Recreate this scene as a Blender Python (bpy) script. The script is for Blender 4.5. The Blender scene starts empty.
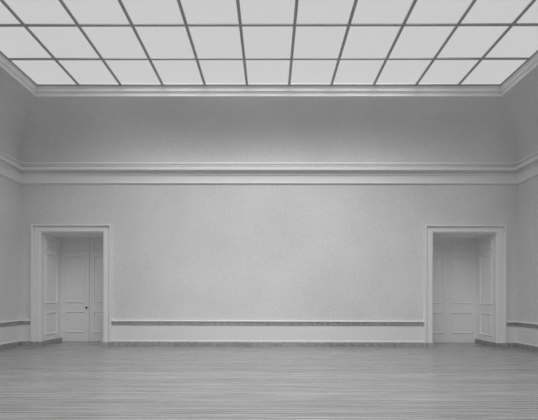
import bpy, math
from mathutils import Vector

S = bpy.context.scene
C = S.collection

# ------------------------------------------------------------------ room size
X0, X1 = -6.885, 6.765          # side walls
YB, YF = 10.577, -6.41          # wall seen in the photograph, wall behind the camera
FH = 1.4                        # eye height
TW = 1.10                       # thickness of the wall with the doors
DOOR_H = 3.125
DOORS = [(-6.300, -4.585), (4.452, 6.180)]
CW = 0.238                      # casing width


GLASS_E = 1.02
ATTIC_W = 640
ATTIC_SPREAD = 104
FILL_A, FILL_D = 1.9, 1.9
NFILL, FILL_X, FILL_TILT = 6, 7.6, 23

# ------------------------------------------------------------------ materials
def new_mat(name):
    m = bpy.data.materials.new(name)
    m.use_nodes = True
    nt = m.node_tree
    return m, nt, nt.nodes['Principled BSDF']


def grey(v):
    return (v, v, v, 1)


def plaster(name, v, rough, amp, scale, bump=0.0, spec=0.3):
    m, nt, b = new_mat(name)
    tc = nt.nodes.new('ShaderNodeTexCoord')
    n1 = nt.nodes.new('ShaderNodeTexNoise')
    n1.inputs['Scale'].default_value = scale
    n1.inputs['Detail'].default_value = 4
    nt.links.new(tc.outputs['Object'], n1.inputs['Vector'])
    n2 = nt.nodes.new('ShaderNodeTexNoise')
    n2.inputs['Scale'].default_value = 0.6
    n2.inputs['Detail'].default_value = 3
    nt.links.new(tc.outputs['Object'], n2.inputs['Vector'])
    mx = nt.nodes.new('ShaderNodeMath')
    mx.operation = 'MULTIPLY_ADD'
    mx.inputs[1].default_value = 0.35
    nt.links.new(n2.outputs['Fac'], mx.inputs[0])
    ml = nt.nodes.new('ShaderNodeMath')
    ml.operation = 'MULTIPLY'
    ml.inputs[1].default_value = 0.65
    nt.links.new(n1.outputs['Fac'], ml.inputs[0])
    nt.links.new(ml.outputs[0], mx.inputs[2])
    r = nt.nodes.new('ShaderNodeMapRange')
    r.inputs['From Min'].default_value = 0.3
    r.inputs['From Max'].default_value = 0.7
    r.inputs['To Min'].default_value = v * (1 - amp)
    r.inputs['To Max'].default_value = v * (1 + amp)
    nt.links.new(mx.outputs[0], r.inputs['Value'])
    cc = nt.nodes.new('ShaderNodeCombineColor')
    for k in range(3):
        nt.links.new(r.outputs[0], cc.inputs[k])
    nt.links.new(cc.outputs[0], b.inputs['Base Color'])
    b.inputs['Roughness'].default_value = rough
    b.inputs['Specular IOR Level'].default_value = spec
    if bump:
        bp = nt.nodes.new('ShaderNodeBump')
        bp.inputs['Strength'].default_value = bump
        bp.inputs['Distance'].default_value = 0.01
        nt.links.new(n1.outputs['Fac'], bp.inputs['Height'])
        nt.links.new(bp.outputs[0], b.inputs['Normal'])
    return m


M_WALL = plaster('woven_wall_cloth', 0.73, 0.95, 0.16, 36, 0.15, 0.1)
M_COVE = plaster('cove_plaster', 0.75, 0.95, 0.13, 34, 0.1, 0.1)
M_TRIM = plaster('painted_trim', 0.86, 0.5, 0.015, 9)
M_DADO = plaster('painted_dado', 0.80, 0.6, 0.02, 14)
M_DOOR = plaster('painted_door', 0.88, 0.45, 0.02, 9)
M_MARBLE = plaster('mottled_marble', 0.36, 0.35, 0.45, 11, 0.0, 0.4)
M_BAR = plaster('dull_metal_bar', 0.42, 0.6, 0.05, 12)
M_BRASS, _, _b = new_mat('dark_knob_metal')
_b.inputs['Base Color'].default_value = grey(0.03)
_b.inputs['Metallic'].default_value = 0.6
_b.inputs['Roughness'].default_value = 0.35
M_PLATE, _, _b = new_mat('pale_rose_plate')
_b.inputs['Base Color'].default_value = grey(0.85)
_b.inputs['Roughness'].default_value = 0.4
M_GAP, _, _b = new_mat('dark_joint')
_b.inputs['Base Color'].default_value = grey(0.08)

# floor: narrow boards running from side wall to side wall
M_FLOOR, nt, b = new_mat('wood_strip_floor')
tc = nt.nodes.new('ShaderNodeTexCoord')
br = nt.nodes.new('ShaderNodeTexBrick')
br.offset = 0.0
br.inputs['Scale'].default_value = 1.0
br.inputs['Brick Width'].default_value = 400
br.inputs['Row Height'].default_value = 0.085
br.inputs['Mortar Size'].default_value = 0.006
br.inputs['Mortar Smooth'].default_value = 0.2
br.inputs['Color1'].default_value = grey(0.34)
br.inputs['Color2'].default_value = grey(0.41)
br.inputs['Mortar'].default_value = grey(0.08)
mb0 = nt.nodes.new('ShaderNodeMapping')
mb0.inputs['Location'].default_value = (200, 0.03, 0)
nt.links.new(tc.outputs['Object'], mb0.inputs['Vector'])
nt.links.new(mb0.outputs[0], br.inputs['Vector'])
mp = nt.nodes.new('ShaderNodeMapping')
mp.inputs['Scale'].default_value = (0.45, 11.0, 1)
nt.links.new(tc.outputs['Object'], mp.inputs['Vector'])
ns = nt.nodes.new('ShaderNodeTexNoise')
ns.inputs['Scale'].default_value = 1.6
ns.inputs['Detail'].default_value = 5
nt.links.new(mp.outputs[0], ns.inputs['Vector'])
rg = nt.nodes.new('ShaderNodeMapRange')
rg.inputs['From Min'].default_value = 0.3
rg.inputs['From Max'].default_value = 0.7
rg.inputs['To Min'].default_value = 0.74
rg.inputs['To Max'].default_value = 1.26
nt.links.new(ns.outputs['Fac'], rg.inputs['Value'])
vm = nt.nodes.new('ShaderNodeVectorMath')
vm.operation = 'SCALE'
nt.links.new(br.outputs['Color'], vm.inputs[0])
nt.links.new(rg.outputs[0], vm.inputs['Scale'])
nt.links.new(vm.outputs[0], b.inputs['Base Color'])
rr = nt.nodes.new('ShaderNodeMapRange')
rr.inputs['From Min'].default_value = 0.3
rr.inputs['From Max'].default_value = 0.7
rr.inputs['To Min'].default_value = 0.20
rr.inputs['To Max'].default_value = 0.34
nt.links.new(ns.outputs['Fac'], rr.inputs['Value'])
nt.links.new(rr.outputs[0], b.inputs['Roughness'])
b.inputs['Specular IOR Level'].default_value = 0.45

# laylight glass: daylight coming through obscured glass
M_GLASS, nt, b = new_mat('daylit_obscured_glass')
b.inputs['Base Color'].default_value = grey(0.5)
b.inputs['Roughness'].default_value = 0.6
b.inputs['Emission Color'].default_value = (1, 1, 1, 1)
b.inputs['Emission Strength'].default_value = GLASS_E
tr = nt.nodes.new('ShaderNodeBsdfTransparent')
mi = nt.nodes.new('ShaderNodeMixShader')
mi.inputs[0].default_value = 0.5
nt.links.new(b.outputs[0], mi.inputs[1])
nt.links.new(tr.outputs[0], mi.inputs[2])
nt.links.new(mi.outputs[0], nt.nodes['Material Output'].inputs['Surface'])


# ------------------------------------------------------------------ mesh tools
class MB:
    def __init__(self):
        self.v, self.f = [], []

    def quad(self, *p):
        n = len(self.v)
        self.v += [tuple(q) for q in p]
        self.f.append(tuple(range(n, n + len(p))))

    def box(self, x0, x1, y0, y1, z0, z1):
        n = len(self.v)
        self.v += [(x0, y0, z0), (x1, y0, z0), (x1, y1, z0), (x0, y1, z0),
                   (x0, y0, z1), (x1, y0, z1), (x1, y1, z1), (x0, y1, z1)]
        self.f += [tuple(n + i for i in q) for q in
                   ((0, 3, 2, 1), (4, 5, 6, 7), (0, 1, 5, 4), (1, 2, 6, 5), (2, 3, 7, 6), (3, 0, 4, 7))]

    def sweep(self, path, prof, closed=False, m0=None, m1=None):
        """closed profile [(offset to the left of travel, height)] along a 2D path with mitred corners;
        m0 / m1: direction of the neighbouring run at an open end, for a mitre there"""
        n = len(path)
        P = [Vector(p) for p in path]
        base = len(self.v)
        k = len(prof)
        for i in range(n):
            if closed or 0 < i < n - 1:
                a = (P[i] - P[i - 1]).normalized()
                c = (P[(i + 1) % n] - P[i]).normalized()
            elif i == 0:
                c = (P[1] - P[0]).normalized()
                a = Vector(m0).normalized() if m0 else c
            else:
                a = (P[-1] - P[-2]).normalized()
                c = Vector(m1).normalized() if m1 else a
            na, nc = Vector((-a.y, a.x)), Vector((-c.y, c.x))
            mt = (na + nc) / (1 + na.dot(nc))
            for d, h in prof:
                q = P[i] + mt * d
                self.v.append((q.x, q.y, h))
        for i in range(n if closed else n - 1):
            j = (i + 1) % n
            for t in range(k):
                u = (t + 1) % k
                self.f.append((base + i * k + t, base + j * k + t, base + j * k + u, base + i * k + u))
        if not closed:
            self.f.append(tuple(base + t for t in range(k)))
            self.f.append(tuple(base + (n - 1) * k + t for t in reversed(range(k))))

    def build(self, name, mat, parent=None, smooth=False):
        me = bpy.data.meshes.new(name)
        me.from_pydata(self.v, [], self.f)
        me.validate()
        import bmesh
        bm = bmesh.new()
        bm.from_mesh(me)
        bmesh.ops.recalc_face_normals(bm, faces=bm.faces[:])
        bm.to_mesh(me)
        bm.free()
        if smooth:
            for p in me.polygons:
                p.use_smooth = True
        me.materials.append(mat)
        o = bpy.data.objects.new(name, me)
        C.objects.link(o)
        if parent:
            o.parent = parent
            q, off = parent, Vector((0, 0, 0))
            while q:
                off += q.location
                q = q.parent
            o.location = -off
        return o


def tag(o, label, cat, kind=None, group=None):
    o['label'] = label
    o['category'] = cat
    if kind:
        o['kind'] = kind
    if group:
        o['group'] = group
    return o


def structure(mb, name, mat, label, cat):
    return tag(mb.build(name, mat), label, cat, 'structure')


# ------------------------------------------------------------------ shell
m = MB(); m.box(X0 - .4, X1 + .4, YF - .4, YB + TW + .3, -.2, 0)
structure(m, 'floor', M_FLOOR, 'grey wooden strip floor with boards running from side to side', 'floor')

WT = 5.06
o0, o1 = [(a - .03, c + .03) for a, c in DOORS]
m = MB()
for xa, xb in ((X0 - .4, o0[0]), (o0[1], o1[0]), (o1[1], X1 + .4)):
    m.box(xa, xb, YB, YB + TW, 0, WT)
for a, c in (o0, o1):
    m.box(a, c, YB, YB + TW, DOOR_H + .03, WT)
structure(m, 'wall_back', M_WALL, 'broad pale grey cloth-covered end wall between and above the two doorways', 'wall')
m = MB(); m.box(X0 - .4, X0, YF - .4, YB, 0, WT)
structure(m, 'wall_left', M_WALL, 'grey side wall at the left edge of the room', 'wall')
m = MB(); m.box(X1, X1 + .4, YF - .4, YB, 0, WT)
structure(m, 'wall_right', M_WALL, 'grey side wall at the right edge of the room', 'wall')
m = MB(); m.box(X0, X1, YF - .4, YF, 0, WT)
structure(m, 'wall_front', M_WALL, 'grey end wall facing the wall with the two doorways', 'wall')

RING = [(X0, YF), (X1, YF), (X1, YB), (X0, YB)]        # counter-clockwise: left of travel is the room
# coved ceiling
CL, CH = 1.07, 6.325
prof = []
N = 28
for i in range(N + 1):
    t = i / N * math.pi / 2
    prof.append((CL * (1 - math.cos(t)), WT + (CH - WT) * math.sin(t)))
prof += [(CL, CH + .12), (-.4, CH + .12), (-.4, WT), ]
m = MB(); m.sweep(RING, prof, closed=True)
structure(m, 'ceiling', M_COVE, 'smooth curved grey cove rising from the wall moulding to the glass ceiling', 'ceiling')

# cornice at the lip of the cove, around the laylight
k = 0.012
prof = [(1.05, 6.32), (1.06 + k, 6.305), (1.098 + k, 6.305), (1.094 + k, 6.345), (1.072 + k, 6.350),
        (1.074 + k, 6.375), (1.096 + k, 6.400), (1.122 + k, 6.418), (1.118 + k, 6.455), (1.098 + k, 6.460),
        (1.100 + k, 6.490), (1.122 + k, 6.515), (1.132 + k, 6.53), (1.132 + k, 6.60), (.95, 6.60), (.95, 6.43), (1.05, 6.43)]
m = MB(); m.sweep(RING, prof, closed=True)
structure(m, 'trim_1', M_TRIM, 'white stepped cornice framing the edge of the glass ceiling', 'cornice')

# entablature between wall and cove
prof = [(-.02, 4.462), (.034, 4.464), (.046, 4.476), (.046, 4.496), (.034, 4.508), (.014, 4.514), (.014, 4.700), (.040, 4.703),
        (.048, 4.714), (.048, 4.732), (.030, 4.742), (.030, 4.880), (.125, 4.880), (.125, 4.802), (.152, 4.798), (.160, 4.810),
        (.148, 4.866), (.138, 4.885), (.020, 4.890), (.020, 4.930), (.060, 4.932), (.060, 4.958), (.022, 4.966), (.022, 4.988),
        (.062, 4.990), (.062, 5.014), (.030, 5.050), (.012, 5.065), (-.02, 5.065)]
m = MB(); m.sweep(RING, prof, closed=True)
structure(m, 'trim_2', M_TRIM, 'pale projecting moulding band below the cove, around all four walls', 'moulding')

# ------------------------------------------------------------------ baseboards, dado and chair rail
P_BASE = [(-.01, 0), (.030, 0), (.030, .118), (.022, .128), (-.01, .128)]
P_DADO = [(-.01, .128), (.020, .128), (.022, .150), (.012, .166), (.008, .172), (.008, .60), (-.01, .60)]
P_RAIL = [(-.01, .590), (.026, .590), (.030, .598), (.030, .678), (-.01, .678)]
P_CAP = [(-.01, .678), (.040, .678), (.050, .686), (.052, .704), (.040, .714), (-.01, .716)]
CD = .058                                                  # front of casing
LY = YB + 1.0                                              # face of the door leaves


def stack(path, m0, m1, rail_path, r0, r1, side, where, n):
    mb = MB(); mb.sweep(path, P_BASE, m0=m0, m1=m1)
    structure(mb, 'baseboard_' + side, M_MARBLE, 'dark mottled stone baseboard ' + where, 'baseboard')
    mb = MB(); mb.sweep(rail_path, P_DADO, m0=r0, m1=r1)
    structure(mb, 'trim_%d' % n, M_DADO, 'smooth white dado panel ' + where, 'dado')
    mb = MB(); mb.sweep(rail_path, P_RAIL, m0=r0, m1=r1)
    o = structure(mb, 'trim_%d' % (n + 1), M_MARBLE, 'grey stone chair rail with white cap ' + where, 'chair rail')
    mb = MB(); mb.sweep(rail_path, P_CAP, m0=r0, m1=r1)
    c = mb.build('rail_cap', M_TRIM, o)
    c['label'] = 'white cap of the rail'


L, R, U, D = (-1, 0), (1, 0), (0, 1), (0, -1)
# the end wall is walked from right to left (room on the left hand)
(la, lb), (ra, rb) = DOORS
e = .001
stack([(X1, YB), (rb + CW + e, YB), (rb + CW + e, YB - CD), (rb, YB - CD), (rb, LY - .002)], U, None,
      [(X1, YB), (rb + CW + e, YB)], U, None, 'back', 'right of the right-hand doorway', 3)
stack([(ra, LY - .002), (ra, YB - CD), (ra - CW - e, YB - CD), (ra - CW - e, YB), (lb + CW + e, YB),
       (lb + CW + e, YB - CD), (lb, YB - CD), (lb, LY - .002)], None, None,
      [(ra - CW - e, YB), (lb + CW + e, YB)], None, None, 'back', 'along the long stretch between the two doorways', 5)
stack([(la, LY - .002), (la, YB - CD), (la - CW - e, YB - CD), (la - CW - e, YB), (X0, YB)], None, D,
      [(la - CW - e, YB), (X0, YB)], None, D, 'back', 'left of the left-hand doorway', 7)
stack([(X0, YB), (X0, YF)], L, R, [(X0, YB), (X0, YF)], L, R, 'left', 'along the left side wall', 9)
stack([(X1, YF), (X1, YB)], R, L, [(X1, YF), (X1, YB)], R, L, 'right', 'along the right side wall', 11)
stack([(X0, YF), (X1, YF)], D, U, [(X0, YF), (X1, YF)], D, U, 'front', 'along the wall facing the doorways', 13)


# ------------------------------------------------------------------ panelled boards
def panelled(w, h, thick, panels, place):
    """board w x h with bolection-moulded panels; place(u, v, d) -> world, d = distance out of the face"""
    mb = MB()
    us = sorted({0, w, *[p[0] for p in panels], *[p[1] for p in panels]})
    vs = sorted({0, h, *[p[2] for p in panels], *[p[3] for p in panels]})

    def inside(u, v):
        return any(p[0] < u < p[1] and p[2] < v < p[3] for p in panels)
    for i in range(len(us) - 1):
        for j in range(len(vs) - 1):
            if not inside((us[i] + us[i + 1]) / 2, (vs[j] + vs[j + 1]) / 2):
                mb.quad(place(us[i], vs[j], 0), place(us[i + 1], vs[j], 0),
                        place(us[i + 1], vs[j + 1], 0), place(us[i], vs[j + 1], 0))
    steps = [(0, 0), (.001, .020), (.010, .024), (.016, .014), (.026, -.010), (.060, -.010), (.085, -.004)]
    for (u0, u1, v0, v1) in panels:
        loops = []
        for ins, d in steps:
            loops.append([place(u0 + ins, v0 + ins, d), place(u1 - ins, v0 + ins, d),
                          place(u1 - ins, v1 - ins, d), place(u0 + ins, v1 - ins, d)])
        for a, c in zip(loops, loops[1:]):
            for q in range(4):
                r = (q + 1) % 4
                mb.quad(a[q], a[r], c[r], c[q])
        mb.quad(*loops[-1])
    # back and edges
    c0 = [place(0, 0, 0), place(w, 0, 0), place(w, h, 0), place(0, h, 0)]
    c1 = [place(0, 0, -thick), place(w, 0, -thick), place(w, h, -thick), place(0, h, -thick)]
    for q in range(4):
        r = (q + 1) % 4
        mb.quad(c0[q], c0[r], c1[r], c1[q])
    mb.quad(*reversed(c1))
    import bmesh
    return mb


def weld(o):
    import bmesh
    bm = bmesh.new(); bm.from_mesh(o.data)
    bmesh.ops.remove_doubles(bm, verts=bm.verts[:], dist=1e-5)
    bmesh.ops.recalc_face_normals(bm, faces=bm.faces[:])
    bm.to_mesh(o.data); bm.free()
    return o


ROWS = [(.285, .903), (1.174, 2.56), (2.71, 2.966)]


def knob(x, y, z, parent):
    rose = MB(); kb = MB()
    for mb, pr in ((rose, [(0, .002), (.034, .002), (.034, .008), (.026, .012), (0, .012)]),
                   (kb, [(0, .010), (.011, .010), (.010, .030), (.022, .038), (.030, .050), (.029, .062), (.018, .072), (0, .074)])):
        n = 20
        base = 0
        for r, d in pr:
            for i in range(n):
                a = 2 * math.pi * i / n
                mb.v.append((x + r * math.cos(a), y - d, z + r * math.sin(a)))
        for s in range(len(pr) - 1):
            for i in range(n):
                j = (i + 1) % n
                mb.f.append((s * n + i, s * n + j, (s + 1) * n + j, (s + 1) * n + i))
    a = weld(kb.build('knob', M_BRASS, parent, smooth=True)); a['label'] = 'dark round knob'
    c = weld(rose.build('knob_plate', M_PLATE, parent)); c['label'] = 'pale round plate behind the knob'


def doorway(n, xa, xb, label, with_knob, wide_first):
    root = bpy.data.objects.new('door_%d' % n, None)
    root.location = ((xa + xb) / 2, YB, 0)
    C.objects.link(root)
    tag(root, label, 'door', 'structure')
    H = DOOR_H
    # casing: profile (distance from outer edge, projection) mitred round the opening
    pr = [(0, -.02), (0, .095), (.005, .100), (.036, .100), (.041, .092), (.042, .022), (.070, .020), (.076, .046), (.150, .048), (.156, .056),
          (.205, .056), (.216, .036), (.230, .034), (.238, .026), (.238, -.02)]
    mb = MB()
    kk = len(pr)
    for (cx, sx, hz) in ((xa - CW, 1, 0), (xa - CW, 1, 1), (xb + CW, -1, 1), (xb + CW, -1, 0)):
        for u, d in pr:
            mb.v.append((cx + sx * u, YB - d, (H + (CW - .032) * (1 - u / CW)) if hz else 0.129))
    for i in range(3):
        for t in range(kk):
            u = (t + 1) % kk
            mb.f.append((i * kk + t, (i + 1) * kk + t, (i + 1) * kk + u, i * kk + u))
    mb.f.append(tuple(range(kk))); mb.f.append(tuple(reversed(range(3 * kk, 4 * kk))))
    # plinth core behind the stone base
    for a, c in ((xa - CW, xa - .001), (xb + .001, xb + CW)):
        mb.box(a, c, YB - CD + .001, YB + .02, 0, .129)
    c = mb.build('casing', M_TRIM, root)
    c['label'] = 'white moulded casing around the opening'
    # panelled reveals
    dp = 1.0
    pan = [(.16, dp - .26, a, c) for a, c in ROWS]
    o = weld(panelled(dp - .022, H, .025, pan, lambda u, v, d: (xa + d, YB + .0205 + u, v)).build('side_lining', M_DOOR, root))
    o['label'] = 'panelled reveal on the left side'
    o = weld(panelled(dp - .022, H, .025, pan, lambda u, v, d: (xb - d, YB + .0205 + u, v)).build('side_lining', M_DOOR, root))
    o['label'] = 'panelled reveal on the right side'
    W = xb - xa
    o = weld(panelled(W, dp - .022, .025, [(.16, W - .16, .18, dp - .16)],
                      lambda u, v, d: (xa + u, YB + .0205 + v, H - d)).build('soffit', M_DOOR, root))
    o['label'] = 'shaded panelled soffit'
    # two leaves
    xm = (xa + xb) / 2
    hs = .125
    lw = W / 2 - .004
    for s, x0 in ((0, xa), (1, xm + .004)):
        pan = [(.13, lw - .13, a, c) for a, c in ROWS]
        lf = weld(panelled(lw, H - .005, .05, pan, lambda u, v, d, x0=x0: (x0 + u, LY - d, v + .004)).build('door_leaf', M_DOOR, root))
        lf['label'] = 'panelled %s leaf of the double door' % ('left' if s == 0 else 'right')
        if with_knob and s == 0:
            knob(xm - .068, LY, 1.03, lf)
    mb = MB(); mb.box(xm - .030, xm - .004 + .001, LY - .012, LY - .001, .01, H - .01)
    mb.box(xm + .060, xm + .075, LY - .010, LY - .001, .01, H - .01)
    o = mb.build('meeting_strip', M_DOOR, root)
    mb = MB(); mb.box(xa - .02, xb + .02, LY + .055, LY + .095, 0, H + .02)
    mb.build('backing_board', M_GAP, root)
    return root


doorway(1, la, lb, 'tall white double door with a dark knob, deep in the left-hand doorway', True, True)
doorway(2, ra, rb, 'tall white double door without a knob, deep in the right-hand doorway', False, False)

# ------------------------------------------------------------------ laylight
IN = 1.132 + .012
gx0, gx1, gy1, gy0 = X0 + IN, X1 - IN, YB - IN, YF + IN
NC = 11
PW = (gx1 - gx0) / NC
NR = 14
PH = (gy1 - gy0) / NR
sky = bpy.data.objects.new('skylight', None)
sky.location = ((gx0 + gx1) / 2, (gy0 + gy1) / 2, 6.54)
C.objects.link(sky)
tag(sky, 'bright frosted glass ceiling divided into square panes by thin grey bars', 'skylight')
m = MB(); m.quad((gx0 - .05, gy0 - .05, 6.566), (gx1 + .05, gy0 - .05, 6.566), (gx1 + .05, gy1 + .05, 6.566), (gx0 - .05, gy1 + .05, 6.566))
g = m.build('glass', M_GLASS, sky); g['label'] = 'glowing frosted glass'
BZ0, BZ1 = 6.536, 6.566
for i in range(1, NC):
    x = gx0 + i * PW
    m = MB(); m.sweep([(x, gy0 + .005), (x, gy1 - .005)], [(-.029, BZ1), (-.029, BZ0 + .008), (-.018, BZ0), (.018, BZ0), (.029, BZ0 + .008), (.029, BZ1)])
    m.build('glazing_bar', M_BAR, sky)
for j in range(1, NR):
    y = gy1 - j * PH
    m = MB(); m.sweep([(gx0 + .005, y), (gx1 - .005, y)], [(-.025, BZ1), (-.025, BZ0 + .007), (-.016, BZ0 + .001), (.016, BZ0 + .001), (.025, BZ0 + .007), (.025, BZ1)])
    m.build('crossbar', M_BAR, sky)
m = MB()
m.sweep([(gx0, gy0), (gx1, gy0), (gx1, gy1), (gx0, gy1)],
        [(-.02, BZ0 - .004), (.022, BZ0 - .004), (.028, BZ0 + .004), (.028, BZ1), (-.02, BZ1)], closed=True)
m.build('edge_frame', M_BAR, sky)

# unseen area lamps added above the glass ceiling, tilted to brighten the end wall
for i in range(NFILL):
    al = bpy.data.lights.new('added_fill_lamp', 'AREA')
    al.shape = 'RECTANGLE'
    al.size = FILL_X
    al.size_y = 1.1
    al.energy = ATTIC_W / NFILL
    al.spread = math.radians(ATTIC_SPREAD)
    lo = bpy.data.objects.new('added_fill_lamp', al)
    lo.location = ((gx0 + gx1) / 2, gy1 - FILL_A - i * FILL_D, 7.6)
    lo.rotation_euler = (math.radians(FILL_TILT), 0, 0)
    C.objects.link(lo)

# ------------------------------------------------------------------ world, camera, view
w = bpy.data.worlds.new('world'); S.world = w
w.use_nodes = True
w.node_tree.nodes['Background'].inputs[0].default_value = grey(.5)
w.node_tree.nodes['Background'].inputs[1].default_value = 0.0

cam = bpy.data.cameras.new('camera')
co = bpy.data.objects.new('camera', cam)
C.objects.link(co)
co.location = (0, 0, FH)
from mathutils import Matrix
co.rotation_euler = (Matrix.Rotation(math.radians(.3), 3, 'Z') @ Matrix.Rotation(math.pi / 2, 3, 'X') @ Matrix.Rotation(math.radians(.14), 3, 'Z')).to_euler()
cam.sensor_width = 36
cam.lens = 385 / 538 * 36
cam.shift_x = (-1 + 2.0) / 538
cam.shift_y = 85.6 / 538
cam.clip_end = 100
S.camera = co

S.view_settings.view_transform = 'Standard'
S.view_settings.look = 'None'
S.view_settings.gamma = 1
S.view_settings.use_curve_mapping = False
S.view_settings.exposure = 0.0
S.cycles.max_bounces = 16
S.cycles.diffuse_bounces = 12
S.cycles.use_denoising = True
